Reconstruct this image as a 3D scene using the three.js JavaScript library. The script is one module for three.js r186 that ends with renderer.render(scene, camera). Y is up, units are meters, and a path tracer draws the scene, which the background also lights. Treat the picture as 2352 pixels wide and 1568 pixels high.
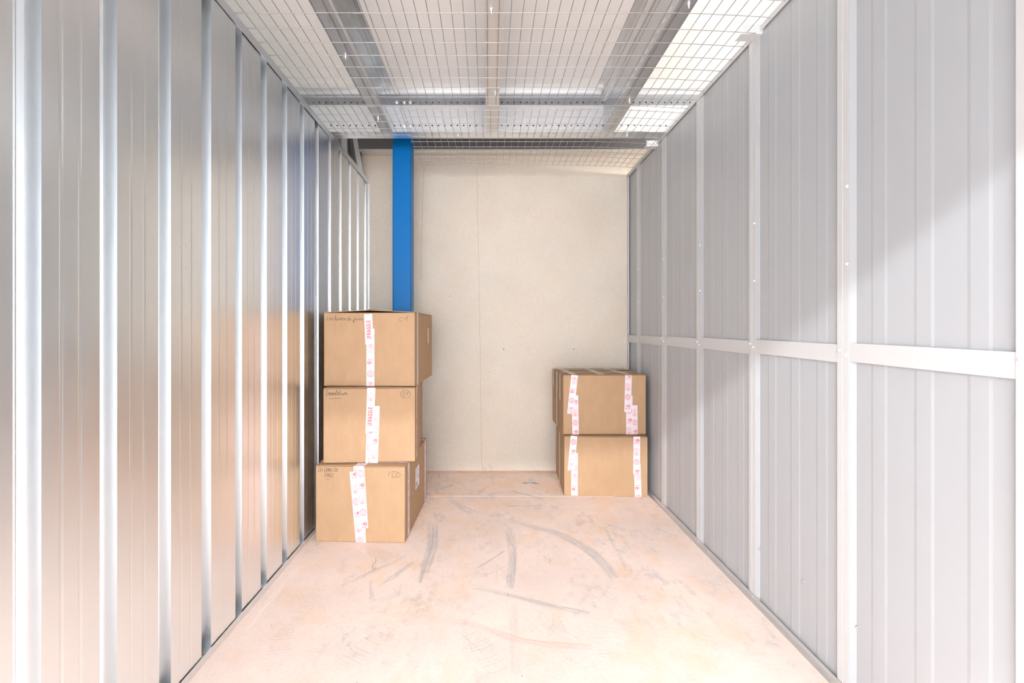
import * as THREE from 'three';
import { RoundedBoxGeometry } from 'three/addons/geometries/RoundedBoxGeometry.js';
import { mergeGeometries } from 'three/addons/utils/BufferGeometryUtils.js';
import { RectAreaLightUniformsLib } from 'three/addons/lights/RectAreaLightUniformsLib.js';

// ------------------------------------------------------------------ camera, sky, lights, exposure
const EYE = 1.23, F = 1060, CX = 1122, CY = 756;
const scene = new THREE.Scene();
const camera = new THREE.PerspectiveCamera(2 * Math.atan(784 / F) * 180 / Math.PI, 2352 / 1568, 0.05, 60);
camera.position.set(0, EYE, 0);
camera.lookAt(0, EYE, -1);
camera.setViewOffset(2352, 1568, 1176 - CX, 784 - CY, 2352, 1568);
camera.updateProjectionMatrix();
scene.background = new THREE.Color(0.6, 0.68, 0.8);
const renderer = new THREE.WebGLRenderer({ antialias: true });
renderer.toneMapping = THREE.LinearToneMapping;
renderer.toneMappingExposure = 0.96;
renderer.shadowMap.enabled = true;
RectAreaLightUniformsLib.init();
const STRIP = { power: 352, y: 5.36, z: 6.0, w: 7.2, h: 0.14 };          // unseen lamp strip behind the camera, placed to light lower walls and floor
const ROOF_FILL = { power: 200, w: 3.0, h: 0.5 };                           // added fill panels under the hall roof, out of view
const HALL_FILL = { power: 10.5, w: 5.6, h: 2.6 };                                  // added fill panel at the hall end, brightens the back wall
const LEFT_FILL = { power: 20, w: 0.1, l: 3.0, x: -2.3, y: EYE + 0.9 };       // added fill lamp beyond the left wall, lifts the left ceiling
const NEXT = { power: 62, w: 0.12, l: 3.6, x: 2.5, y: EYE + 1.258 };      // unseen lamp beyond the right wall, lights deck and back wall top

// ------------------------------------------------------------------ helpers
let seed = 7;
const rnd = () => { seed = (seed * 1664525 + 1013904223) >>> 0; return seed / 4294967296; };
const rr = (a, b) => a + (b - a) * rnd();
const V = (X, h, Z) => new THREE.Vector3(X, EYE + h, -Z);                 // right, up from the eye, away
const names = new Map();
function numbered(n) { const k = names.get(n) || 0; names.set(n, k + 1); return k ? n + '_' + String(k).padStart(3, '0') : n; }
function mesh(name, geo, mat, parent) {
  const m = new THREE.Mesh(geo, mat);
  m.name = parent ? name : numbered(name);
  m.castShadow = m.receiveShadow = true;
  if (parent) {
    const n = parent.userData._n || (parent.userData._n = new Map());
    const k = n.get(name) || 0; n.set(name, k + 1); if (k) m.name = name + '_' + String(k).padStart(3, '0');
  }
  (parent || scene).add(m);
  return m;
}
function thing(name, label, category, pos, turn = 0, group) {
  const g = new THREE.Group(); g.name = numbered(name); scene.add(g);
  if (pos) g.position.copy(pos); g.rotation.y = turn;
  g.userData.label = label; g.userData.category = category; if (group) g.userData.group = group;
  return g;
}
function struct(name) { const g = new THREE.Group(); g.name = name; g.userData.kind = 'structure'; scene.add(g); return g; }
function boxAt(x0, x1, y0, y1, z0, z1) { const g = new THREE.BoxGeometry(x1 - x0, y1 - y0, z1 - z0); g.translate((x0 + x1) / 2, (y0 + y1) / 2, (z0 + z1) / 2); return g; }
// box given in eye terms: X range, height-from-floor range, distance range
const slab = (X0, X1, y0, y1, Z0, Z1) => boxAt(X0, X1, y0, y1, -Z1, -Z0);
function poly(pts) { const s = new THREE.Shape(); pts.forEach(([a, b], i) => (i ? s.lineTo(a, b) : s.moveTo(a, b))); s.closePath(); return s; }
function alongZ(pts, Z0, Z1) { const g = new THREE.ExtrudeGeometry(poly(pts), { depth: Z1 - Z0, bevelEnabled: false }); g.translate(0, 0, -Z1); return g; }
function alongX(pts, X0, X1) { // pts (Z, y)
  const g = new THREE.ExtrudeGeometry(poly(pts.map(([Z, y]) => [Z, y])), { depth: X1 - X0, bevelEnabled: false });
  g.rotateY(Math.PI / 2); g.translate(X0, 0, 0); return g; // (Z,y,d) -> (d, y, -Z)
}
function upright(pts, y0, y1) { const g = new THREE.ExtrudeGeometry(poly(pts), { depth: y1 - y0, bevelEnabled: false }); g.rotateX(-Math.PI / 2); g.translate(0, y0, 0); return g; } // pts (X, Z)
function tubeGeo(pts, r, seg = 12, sides = 6) { return new THREE.TubeGeometry(new THREE.CatmullRomCurve3(pts), seg, r, sides, false); }

// value noise
const PERM = new Uint8Array(512); { const p = [...Array(256).keys()]; for (let i = 255; i > 0; i--) { const j = Math.floor(rnd() * (i + 1)); [p[i], p[j]] = [p[j], p[i]]; } for (let i = 0; i < 512; i++) PERM[i] = p[i & 255]; }
function vn(x, y, w = 256) { const xi = Math.floor(x), yi = Math.floor(y), fx = x - xi, fy = y - yi, u = fx * fx * (3 - 2 * fx), v = fy * fy * (3 - 2 * fy);
  const m = (n) => ((n % w) + w) % w, a = (i, j) => PERM[PERM[m(i) & 255] + (m(j) & 255)] / 255;
  return (a(xi, yi) * (1 - u) + a(xi + 1, yi) * u) * (1 - v) + (a(xi, yi + 1) * (1 - u) + a(xi + 1, yi + 1) * u) * v; }
function fbm(x, y, o = 4, w = 256) { let s = 0, a = 0.5, t = 0; for (let i = 0; i < o; i++) { s += a * vn(x, y, w); t += a; a *= 0.5; x *= 2; y *= 2; w *= 2; } return s / t; }
function canvas(w, h) { const c = document.createElement('canvas'); c.width = w; c.height = h; return [c, c.getContext('2d')]; }
function tex(c, srgb = true, rx = 1, ry = 1) { const t = new THREE.CanvasTexture(c); if (srgb) t.colorSpace = THREE.SRGBColorSpace; t.wrapS = t.wrapT = THREE.RepeatWrapping; t.repeat.set(rx, ry); return t; }
function field(w, h, fn, srgb = false) { // fn -> 0..1 or [r,g,b] 0..255
  const d = new Uint8Array(w * h * 4);
  for (let y = 0; y < h; y++) for (let x = 0; x < w; x++) { const v = fn(x, y), o = (y * w + x) * 4; if (typeof v === 'number') d[o] = d[o + 1] = d[o + 2] = Math.max(0, Math.min(255, v * 255)); else { d[o] = v[0]; d[o + 1] = v[1]; d[o + 2] = v[2]; } d[o + 3] = 255; }
  const t = new THREE.DataTexture(d, w, h); t.magFilter = THREE.LinearFilter; t.minFilter = THREE.LinearFilter; t.wrapS = t.wrapT = THREE.RepeatWrapping; if (srgb) t.colorSpace = THREE.SRGBColorSpace; t.needsUpdate = true; return t;
}
const lin = (r, g, b) => new THREE.Color().setRGB(r, g, b);
const std = (color, roughness, metalness = 0, extra = {}) => new THREE.MeshStandardMaterial({ color, roughness, metalness, ...extra });

// ------------------------------------------------------------------ materials
const streak = field(512, 512, (x, y) => 0.5 + 0.8 * (vn(x / 6, y / 256, 86) - 0.5));
const spangle = field(512, 512, (x, y) => 0.9 + 0.05 * (fbm(x / 16, y / 16, 3, 32) - 0.5) + 0.12 * (vn(x / 4, y / 256, 128) - 0.5));
const M = {};
M.galvSheet = std(lin(0.90, 0.93, 0.95), 0.33, 1, { roughnessMap: spangle, bumpMap: streak, bumpScale: 0.00003 });
M.galv = std(lin(0.80, 0.83, 0.86), 0.4, 1, { roughnessMap: spangle });
M.galvDull = std(lin(0.78, 0.77, 0.76), 0.55, 1);
M.zinc = std(lin(0.85, 0.85, 0.86), 0.25, 1);
M.galvSteel = std(lin(0.66, 0.675, 0.685), 0.42, 1, { roughnessMap: spangle });
M.galvDarkReflection = std(lin(0.24, 0.24, 0.25), 0.5, 1);  // galvanised steel darkened: the dark ceiling it mirrors is put into the colour
M.galvDarkened = std(lin(0.33, 0.345, 0.365), 0.45, 1);  // darkened galvanised steel; on the upper web a dark reflection put into colour
M.wire = std(lin(0.46, 0.445, 0.43), 0.5, 1);
M.greySheet = new THREE.MeshPhysicalMaterial({ color: lin(0.475, 0.49, 0.505), roughness: 0.42, metalness: 0, clearcoat: 0.15, clearcoatRoughness: 0.3 });
M.whitePaint = std(lin(0.64, 0.64, 0.635), 0.45);
M.whiteSteel = std(lin(0.84, 0.83, 0.83), 0.38);
M.blue = new THREE.MeshPhysicalMaterial({ color: lin(0, 0.14, 0.41), roughness: 0.38, specularIntensity: 0.35 });
M.deck = std(lin(0.87, 0.845, 0.815), 0.75);
M.hallWall = std(lin(0.62, 0.62, 0.63), 0.9);
M.hallFloor = std(lin(0.48, 0.47, 0.46), 0.85);
M.oldWire = std(lin(0.26, 0.23, 0.21), 0.6);
M.dark = std(lin(0.05, 0.05, 0.05), 0.7);
M.ink = std(lin(0.025, 0.02, 0.02), 0.6);
M.tapeBack = std(lin(0.80, 0.74, 0.76), 0.3);

// plaster: cracks, drill holes, grime at the foot
const WALL = { x0: -1.25, x1: 1.45, y0: 0, y1: 3.0 };
{
  const W = 1216, H = 1350, s = W / (WALL.x1 - WALL.x0), Zb = 4.02;
  const [c, g] = canvas(W, H);
  const im = g.createImageData(W, H);
  for (let y = 0; y < H; y++) for (let x = 0; x < W; x++) {
    const n = fbm(x / 160, y / 160, 4), f = vn(x / 2.1, y / 2.1), o = (y * W + x) * 4, k = 0.97 + 0.05 * (n - 0.5) + 0.05 * (f - 0.5);
    const pink = fbm(x / 90 + 40, y / 120 + 9, 3) - 0.5, speck = vn(x / 1.7 + 77, y / 1.7 + 31) > 0.95 ? 0.95 : 1;
    im.data[o] = 218 * k * speck; im.data[o + 1] = (206 - 7 * pink) * k * speck; im.data[o + 2] = (190 - 12 * pink) * k * speck; im.data[o + 3] = 255;
  }
  g.putImageData(im, 0, 0);
  const P = (px, py) => [((px - CX) * Zb / F - WALL.x0) * s, H - (EYE + (CY - py) * Zb / F) * s];
  const crack = (pts, a) => { g.strokeStyle = `rgba(150,118,92,${a})`; g.lineWidth = 1.1; g.beginPath(); let prev = null;
    for (let i = 0; i + 1 < pts.length; i++) for (let t = 0; t < 1; t += 0.06) { const x = pts[i][0] + (pts[i + 1][0] - pts[i][0]) * t + rr(-0.7, 0.7), y = pts[i][1] + (pts[i + 1][1] - pts[i][1]) * t, q = P(x, y); prev ? g.lineTo(...q) : g.moveTo(...q); prev = q; } g.stroke(); };
  crack([[1095, 384], [1097, 500], [1100, 620], [1102, 760], [1104, 900], [1106, 1050], [1108, 1078]], 0.55);
  crack([[974, 380], [971, 460], [968, 560], [967, 648]], 0.6);
  for (const [px, py, r, a] of [[1157, 802, 2.2, 0.85], [1318, 802, 2, 0.85], [1034, 680, 2, 0.5], [1157, 841, 1.6, 0.4], [1125, 853, 1.6, 0.6], [1007, 802, 1.6, 0.4], [1007, 842, 1.6, 0.45], [1319, 841, 2.2, 0.35], [886, 465, 1.4, 0.5], [880, 490, 1.2, 0.45], [884, 510, 1.3, 0.4]]) { const [x, y] = P(px, py); g.fillStyle = `rgba(70,60,52,${a})`; g.beginPath(); g.arc(x, y, r, 0, 7); g.fill(); }
  for (let i = 0; i < 300; i++) { const [x, y] = P(rr(960, 1290), 1084 - Math.pow(rnd(), 2.6) * 22); g.fillStyle = `rgba(165,152,140,${rr(0.08, 0.3)})`; g.beginPath(); g.ellipse(x, y, rr(0.5, 4), rr(0.4, 1.3), 0, 0, 7); g.fill(); }
  for (let i = 0; i < 60; i++) { const [x, y] = P(1118 + rr(-12, 14), rr(1066, 1083)); g.fillStyle = `rgba(165,153,143,${rr(0.1, 0.3)})`; g.beginPath(); g.ellipse(x, y, rr(1, 4), rr(1, 3), 0, 0, 7); g.fill(); }
  for (let i = 0; i < 240; i++) { const [x, y] = P(rr(960, 1440), rr(860, 1080)); g.fillStyle = `rgba(120,105,95,${rr(0.1, 0.35)})`; g.fillRect(x, y, rr(0.6, 1.8), rr(0.6, 1.8)); }
  M.plaster = std(0xffffff, 0.95, 0, { map: tex(c) });
  const bump = field(1024, 1024, (x, y) => 0.6 * fbm(x / 7, y / 8, 3, 128) + 0.4 * fbm(x / 22, y / 26, 2, 46));
  bump.repeat.set(3, 3.3); M.plaster.bumpMap = bump; M.plaster.bumpScale = 0.0035;
}
// dusty concrete, metric on the unit floor
const FLOOR = { x0: -1.15, x1: 1.3, z0: -0.6, z1: 4.05 };
{
  const W = 1078, H = 2046, s = W / (FLOOR.x1 - FLOOR.x0);
  const [c, g] = canvas(W, H);
  const im = g.createImageData(W, H);
  for (let y = 0; y < H; y++) for (let x = 0; x < W; x++) {
    const o = (y * W + x) * 4, n = fbm(x / 130, y / 130, 5) + 0.25 * (fbm(x / 9 + 5, y / 13 + 70, 3) - 0.5), d = fbm(x / 45 + 60, y / 60 + 20, 4), f = vn(x / 1.6, y / 1.6), gr = fbm(x / 14 + 9, y / 22 + 5, 3);
    const Z = FLOOR.z0 + (1 - y / H) * (FLOOR.z1 - FLOOR.z0), oc = Math.max(0, d - 0.5) * 2.2, q = Math.max(0, gr - 0.5) * 2.6 * Math.max(0, fbm(x / 70 + 3, y / 90 + 11, 3) - 0.42) * (0.4 + vn(x / 2.2 + 8, y / 4 + 3)) * 2;
    const k = 0.975 + 0.09 * (n - 0.5) + 0.035 * (f - 0.5);
    const far = Math.min(1, Math.max(0, (Z - 2.4) / 1.6));
    const pit = vn(x / 1.4 + 33, y / 1.4 + 51) > 0.955 ? 0.93 : 1;
    im.data[o] = pit * k * (240 - 46 * q); im.data[o + 1] = pit * k * (218 - 10 * oc - 33 * q - 4 * far); im.data[o + 2] = pit * k * (205 - 22 * oc - 25 * q - 8 * far); im.data[o + 3] = 255;
  }
  g.putImageData(im, 0, 0);
  const P = (zx, zy) => { const px = 800 + zx / 3.2129, py = 1080 + zy / 3.2129, Z = EYE * F / (py - CY), X = (px - CX) * Z / F; return [(X - FLOOR.x0) * s, H - (Z - FLOOR.z0) * s, Z]; };
  function scuff(pts, w, col, a, lines = 16) {
    const cur = new THREE.CatmullRomCurve3(pts.map(([x, y]) => { const p = P(x, y); return new THREE.Vector3(p[0], p[1], p[2]); }));
    const n = 60, q = cur.getPoints(n);
    for (let l = 0; l < lines * 4; l++) { // many short broken strokes side by side
      const off = rr(-0.75, 0.75) * (0.6 + 0.4 * rnd()), t0 = Math.floor(rr(0, 0.85) * n), t1 = Math.min(n, t0 + Math.floor(rr(0.1, 0.5) * n)), ph = rnd() * 9;
      g.strokeStyle = `rgba(${col},${a * rr(0.15, 0.6)})`; g.lineWidth = rr(0.8, 4.2); g.beginPath();
      for (let i = t0; i <= t1; i++) { const A = q[Math.max(0, i - 1)], B = q[Math.min(n, i + 1)], dx = B.x - A.x, dy = B.y - A.y, L = Math.hypot(dx, dy) || 1, ww = 1.45 * w / 3.2129 * q[i].z / F * s * (off + 0.25 * (vn(i * 0.35 + ph, l * 1.7) - 0.5)); const x = q[i].x - dy / L * ww, y = q[i].y + dx / L * ww; i === t0 ? g.moveTo(x, y) : g.lineTo(x, y); }
      g.stroke();
    }
  }
  const gy = '174,168,165', pk = '214,178,164', oc = '226,180,140', lt = '246,232,220';
  for (let i = 0; i < 22; i++) { const x = rr(300, 1500), y = rr(60, 480); scuff([[x, y], [x + rr(-200, 200), y + rr(-20, 40)], [x + rr(-300, 300), y + rr(0, 80)]], rr(50, 140), oc, 0.2, 16); }
  scuff([[1130, 370], [1300, 400], [1500, 450], [1700, 540], [1850, 650], [1980, 790]], 46, gy, 0.32, 26);
  scuff([[1160, 390], [1195, 500], [1212, 620], [1205, 760], [1195, 870]], 30, gy, 0.4, 18);
  scuff([[1205, 950], [1220, 1130], [1235, 1300], [1240, 1500]], 40, pk, 0.22, 14);
  scuff([[600, 370], [605, 480], [590, 600], [560, 700], [530, 830]], 24, gy, 0.36, 16);
  scuff([[650, 390], [640, 520], [610, 640], [565, 760]], 26, gy, 0.36, 16);
  scuff([[870, 850], [1100, 900], [1300, 950], [1500, 1000], [1780, 1060]], 38, gy, 0.3, 18);
  scuff([[720, 1110], [900, 1130], [1100, 1200], [1300, 1260], [1500, 1285], [1800, 1300]], 40, pk, 0.26, 20);
  scuff([[220, 860], [350, 770], [480, 670]], 28, gy, 0.32, 14);
  scuff([[0, 830], [150, 760], [330, 680], [450, 620]], 22, gy, 0.26, 12);
  scuff([[730, 205], [830, 260], [930, 320]], 40, gy, 0.4, 14);
  scuff([[640, 300], [680, 345], [690, 380]], 40, gy, 0.35, 12);
  scuff([[1190, 150], [1300, 175], [1430, 215]], 15, gy, 0.4, 10);
  scuff([[1130, 262], [1280, 262], [1430, 257]], 12, gy, 0.4, 8);
  scuff([[980, 215], [1080, 170], [1150, 155]], 18, gy, 0.3, 8);
  scuff([[920, 735], [1080, 640], [1150, 590]], 10, gy, 0.5, 6);
  scuff([[170, 790], [175, 970]], 16, gy, 0.25, 8);
  scuff([[1880, 380], [1930, 500], [2000, 620], [2060, 740]], 16, gy, 0.22, 8);
  scuff([[1400, 1040], [1500, 1150], [1690, 1270]], 60, pk, 0.18, 14);
  scuff([[-900, 1200], [-700, 950], [-420, 640]], 50, pk, 0.2, 14);
  scuff([[-820, 1250], [-560, 940], [-350, 700]], 26, lt, 0.4, 10);
  for (let i = 0; i < 26; i++) { const x = rr(-900, 3000), y = rr(450, 1560); scuff([[x, y], [x + rr(-260, 260), y + rr(-60, 60)], [x + rr(-420, 420), y + rr(-80, 120)]], rr(14, 60), rnd() < 0.5 ? lt : rnd() < 0.5 ? gy : pk, 0.1, 10); }
  // prints of shoe soles and smudges
  for (const [zx, zy, sc] of [[1040, 480, 1], [700, 540, 1], [960, 770, 1], [1110, 760, 1], [1570, 630, 0.9], [1720, 870, 1], [1950, 410, 0.8], [300, 910, 1], [100, 1320, 1.2], [1850, 1230, 1], [2150, 480, 0.9], [1000, 1330, 1.2], [880, 480, 0.9], [1900, 880, 1], [560, 1010, 1], [2200, 760, 1], [950, 1250, 1], [1500, 1150, 1], [-300, 1000, 1], [-500, 1300, 1.1]]) {
    const [x, y] = P(zx, zy), ang = rr(-0.6, 0.6);
    g.save(); g.translate(x, y); g.rotate(ang);
    const n = 12 + Math.floor(rnd() * 8), sole = rnd() < 0.7;
    for (let i = 0; i < n; i++) { const t = i / n - 0.5; g.strokeStyle = `rgba(${rnd() < 0.7 ? gy : pk},${rr(0.1, 0.34)})`; g.lineWidth = rr(0.8, 2.2); g.beginPath(); const wv = 17 * Math.sqrt(1 - 3.2 * t * t * 0.9) || 8; if (sole) { g.moveTo(-wv * sc, t * 110 * sc + rr(-1, 1)); g.quadraticCurveTo(0, t * 110 * sc + rr(2, 6), wv * sc, t * 110 * sc + rr(-1, 1)); } else { g.moveTo(rr(-30, 30), rr(-40, 40)); g.lineTo(rr(-30, 30), rr(-40, 40)); } g.stroke(); }
    g.restore();
  }
  for (let i = 0; i < 2600; i++) { const x = rnd() * W, y = rnd() * H, a = rr(0, 6.3), L = rr(2, 16); g.strokeStyle = `rgba(${rnd() < 0.5 ? gy : rnd() < 0.5 ? lt : pk},${rr(0.08, 0.35)})`; g.lineWidth = rr(0.5, 1.4); g.beginPath(); g.moveTo(x, y); g.lineTo(x + Math.cos(a) * L, y + Math.sin(a) * L); g.stroke(); }
  for (let i = 0; i < 220; i++) { g.fillStyle = `rgba(110,100,95,${rr(0.15, 0.5)})`; g.beginPath(); g.arc(rnd() * W, rnd() * H, rr(0.5, 1.4), 0, 7); g.fill(); }
  // dark smear near the back wall
  for (let i = 0; i < 40; i++) { const [x, y] = P(1340 + rr(-40, 60), 90 + rr(-8, 12)); g.fillStyle = `rgba(110,106,100,${rr(0.1, 0.4)})`; g.beginPath(); g.ellipse(x, y, rr(2, 12), rr(1, 4), 0, 0, 7); g.fill(); }
  for (let i = 0; i < 120; i++) { const [x, y] = P(rr(560, 1560), 8 + rr(0, 16)); g.fillStyle = `rgba(214,160,120,${rr(0.04, 0.14)})`; g.beginPath(); g.ellipse(x, y, rr(6, 26), rr(3, 12), 0, 0, 7); g.fill(); }
  M.floor = std(0xffffff, 0.85, 0, { map: tex(c) });
  const b = field(512, 512, (x, y) => fbm(x / 12, y / 12, 4, 43)); b.repeat.set(4, 8); M.floor.bumpMap = b; M.floor.bumpScale = 0.0005;
}
function planarUV(geo, r, uAxis, vAxis, u0, u1, v0, v1) { const p = geo.attributes.position, uv = new Float32Array(p.count * 2); for (let i = 0; i < p.count; i++) { const q = [p.getX(i), p.getY(i), -p.getZ(i)]; uv[2 * i] = (q[uAxis] - u0) / (u1 - u0); uv[2 * i + 1] = (q[vAxis] - v0) / (v1 - v0); } geo.setAttribute('uv', new THREE.BufferAttribute(uv, 2)); return geo; }

// cardboard
{
  const map = field(512, 512, (x, y) => { const n = fbm(x / 60, y / 90, 4, 9), f = vn(x / 2, y / 2, 256), v = vn(x / 3.5, y / 120, 146); const k = 0.97 + 0.05 * (n - 0.5) + 0.05 * (f - 0.5) + 0.03 * (v - 0.5); return [183 * k, 148 * k, 113 * k]; }, true);
  const bump = field(512, 512, (x, y) => 0.5 + 0.22 * Math.sin(x / 512 * Math.PI * 2 * 64) + 0.4 * (fbm(x / 40, y / 60, 3, 12) - 0.5));
  M.card = std(0xffffff, 0.8, 0, { map, bumpMap: bump, bumpScale: 0.0006 });
  M.cardEdge = std(lin(0.36, 0.22, 0.12), 0.9);
}
// printed parcel tape
function tapeTexture(slots) {
  const S = 340, w = S * slots.length, h = 228;
  const [c, g] = canvas(w, h);
  g.fillStyle = 'rgb(216,205,209)'; g.fillRect(0, 0, w, h);
  for (let i = 0; i < 60; i++) { g.fillStyle = `rgba(255,250,252,${rr(0.1, 0.35)})`; g.fillRect(0, rr(0, h), w, rr(1, 4)); }
  const red = 'rgb(224,44,42)', soft = 'rgb(216,84,98)';
  g.textAlign = 'center'; g.textBaseline = 'middle';
  const fit = (t, x, y, font, wd, hgt) => { g.save(); g.font = font; const m = g.measureText(t).width; g.translate(x, y); g.scale(wd / m, hgt); g.fillText(t, 0, 0); g.restore(); };
  slots.forEach((k, i) => {
    const x = i * S + S / 2;
    if (k === 'logo') {
      g.strokeStyle = soft; g.lineWidth = 3; g.beginPath(); g.roundRect(x - 74, 30, 148, 78, 14); g.stroke(); g.beginPath(); g.roundRect(x - 74, 112, 148, 84, 14); g.stroke();
      g.fillStyle = red; g.font = 'bold 58px sans-serif'; g.fillText('H', x - 40, 72); g.fillText('A', x + 42, 72); g.fillText('B', x - 40, 154);
      g.beginPath(); g.roundRect(x + 4, 110, 76, 88, 16); g.fill(); g.fillStyle = 'rgb(245,235,238)'; g.font = 'bold 76px sans-serif'; g.fillText('G', x + 42, 155);
      g.fillStyle = soft; for (let t = 0; t < 9; t++) g.fillRect(x - 10 + t * 10, 206, 6, 8);
    } else if (k === 'stamp') {
      g.strokeStyle = soft; g.lineWidth = 7; g.beginPath(); g.arc(x, 114, 92, 0, 7); g.stroke(); g.lineWidth = 3; g.beginPath(); g.arc(x, 114, 66, 0, 7); g.stroke();
      for (let t = 0; t < 30; t++) { g.save(); g.translate(x, 114); g.rotate(t / 30 * 6.283); g.fillStyle = soft; g.fillRect(-4, -86, 6 + (t * 7) % 5, 14); g.restore(); }
      for (let t = 0; t < 5; t++) { const L = [40, 56, 60, 54, 36][t]; for (let q = -L; q < L; q += 13) g.fillRect(x + q, 70 + t * 19, 4 + ((q * 7 + t * 5) & 7), 12); }
    } else if (k === 'block') {
      g.fillStyle = soft; fit('GARANTIE', x, 34, '44px sans-serif', 250, 1);
      g.fillStyle = red; fit('BIEN', x - 66, 106, 'bold 84px serif', 112, 1.05);
      g.fillStyle = soft; for (let t = 0; t < 5; t++) for (let q = 0; q < 118; q += 11) g.fillRect(x + 6 + q, 66 + t * 21, 4 + ((q * 5 + t * 3) & 5), 9);
      for (let q = 0; q < 118; q += 15) { g.fillRect(x - 124 + q, 158, 10, 14); }
      for (let q = 0; q < 236; q += 13) g.fillRect(x - 118 + q, 196, 5 + ((q * 3) & 5), 10);
    } else if (k === 'frag') { g.fillStyle = red; fit('FRAGILE', x + S / 2, 112, 'bold 150px sans-serif', 470, 1.1); for (let t = 0; t < 4; t++) g.fillRect(x - 96, 50 + t * 36, 26, 24); }
  });
  return { t: tex(c), len: 0.075 * slots.length };
}
const tapeA = tapeTexture(['logo', 'stamp', 'block']), tapeB = tapeTexture(['logo', 'frag', '', 'block', 'stamp', 'logo']);
M.tapeA = std(0xffffff, 0.32, 0, { map: tapeA.t }); M.tapeB = std(0xffffff, 0.32, 0, { map: tapeB.t }); M.tapePlain = std(lin(0.66, 0.55, 0.45), 0.3);

// ------------------------------------------------------------------ the setting
const Zb = 4.02, Zf = -0.55, HC = EYE + 1.645;           // back wall, front wall, height of the deck
const XL = -1.045, XR = 1.205;                            // track faces of the two partitions
{
  const f = struct('floor');
  const bay = (Z0, Z1) => { const g = slab(FLOOR.x0, FLOOR.x1, -0.12, 0, Z0, Z1); return mesh('slab_bay', planarUV(g, 0, 0, 2, FLOOR.x0, FLOOR.x1, FLOOR.z0, FLOOR.z1), M.floor, f); };
  bay(Zf - 0.05, 3.401); bay(3.406, Zb + 0.02);
  mesh('joint_strip', slab(FLOOR.x0, FLOOR.x1, -0.1, 0.0008, 3.401, 3.406), std(lin(0.86, 0.78, 0.72), 0.9), f);
  mesh('neighbour_slab', slab(-3.6, FLOOR.x0, -0.12, 0, Zf - 0.05, Zb + 0.02), M.hallFloor, f);
  mesh('neighbour_slab', slab(FLOOR.x1, 4.2, -0.12, 0, Zf - 0.05, Zb + 0.02), M.hallFloor, f);
  mesh('unseen_hall_slab', slab(-6, 6, -0.12, 0, -8, Zf - 0.05), M.hallFloor, f);
}
{
  const w = struct('wall_back');
  mesh('plaster', planarUV(slab(WALL.x0, WALL.x1, 0, 3.0, Zb, Zb + 0.2), 0, 0, 1, WALL.x0, WALL.x1, WALL.y0, WALL.y1), M.plaster, w);
  mesh('plaster', planarUV(slab(-3.6, WALL.x0, 0, 3.0, Zb, Zb + 0.2), 0, 0, 1, -3.6, -1, 0, 3), M.plaster, w);
  mesh('plaster', planarUV(slab(WALL.x1, 4.2, 0, 3.0, Zb, Zb + 0.2), 0, 0, 1, 1.4, 4.1, 0, 3), M.plaster, w);
}
{ // deck of the storey above, one panel per bay
  const c = struct('ceiling');
  const xs = [-3.6, -2.1, -0.69, 0.022, 0.815, 2.2, 4.2];
  for (let i = 0; i + 1 < xs.length; i++) { mesh('deck_panel', slab(xs[i] + 0.002, xs[i + 1] - 0.002, HC, HC + 0.04, -0.62, 3.14), M.deck, c); mesh('deck_panel', slab(xs[i] + 0.002, xs[i + 1] - 0.002, HC + 0.12, HC + 0.16, 3.0, Zb + 0.02), M.deck, c); }
}
// left partition: galvanised trapezoidal sheets, recessed ribs
{
  const w = struct('wall_left'), X0 = -1.0495, dX = 0.035, y0 = 0.006, y1 = EYE + 1.30;
  const cuts = [Zf + 0.04, 0.134, 1.022, 1.91, 2.798, 3.686, Zb - 0.012];
  for (let s = 0; s + 1 < cuts.length; s++) {
    const a = cuts[s], b = cuts[s + 1] + (s + 2 < cuts.length ? 0.004 : 0), x = X0 - (s % 2) * 0.0016;
    const pts = [[x, a]];
    for (let k = -9; k < 15; k++) {
      const f = 1.0832 + 0.2209 * k, n = f - 0.058;
      for (const [dz, dx] of [[-0.058, 0], [-0.053, -dX], [-0.0055, -dX], [0, 0], [0.044, 0], [0.0475, -0.0005], [0.0525, -0.0005], [0.056, 0], [0.0965, 0], [0.100, -0.0005], [0.105, -0.0005], [0.1085, 0]]) { const Z = f + dz; if (Z > a + 0.001 && Z < b - 0.001) pts.push([x + dx, Z]); }
    }
    pts.push([x, b]);
    mesh('sheet_panel', upright([...pts, ...pts.slice().reverse().map(([p, q]) => [p - 0.0012, q])], y0, y1), M.galvSheet, w);
  }
  const yt = EYE + 1.264;
  mesh('bottom_track', mergeGeometries([slab(XL - 0.0015, XL, 0, 0.03, Zf, Zb), slab(-1.115, XL - 0.0015, 0, 0.002, Zf, Zb), slab(-1.115, -1.1135, 0.002, 0.03, Zf, Zb)]), M.galv, w);
  mesh('top_track', mergeGeometries([slab(XL - 0.0015, XL, yt, yt + 0.04, Zf, Zb), slab(-1.115, XL - 0.0015, yt + 0.038, yt + 0.04, Zf, Zb), slab(-1.115, -1.1135, yt, yt + 0.038, Zf, Zb)]), M.galv, w);
  mesh('end_flashing', mergeGeometries([slab(-1.052, -1.036, 0.03, yt, Zb - 0.0025, Zb - 0.001), slab(-1.0495, -1.048, 0.03, yt, Zb - 0.04, Zb - 0.001)]), M.galvDull, w);
}
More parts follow.
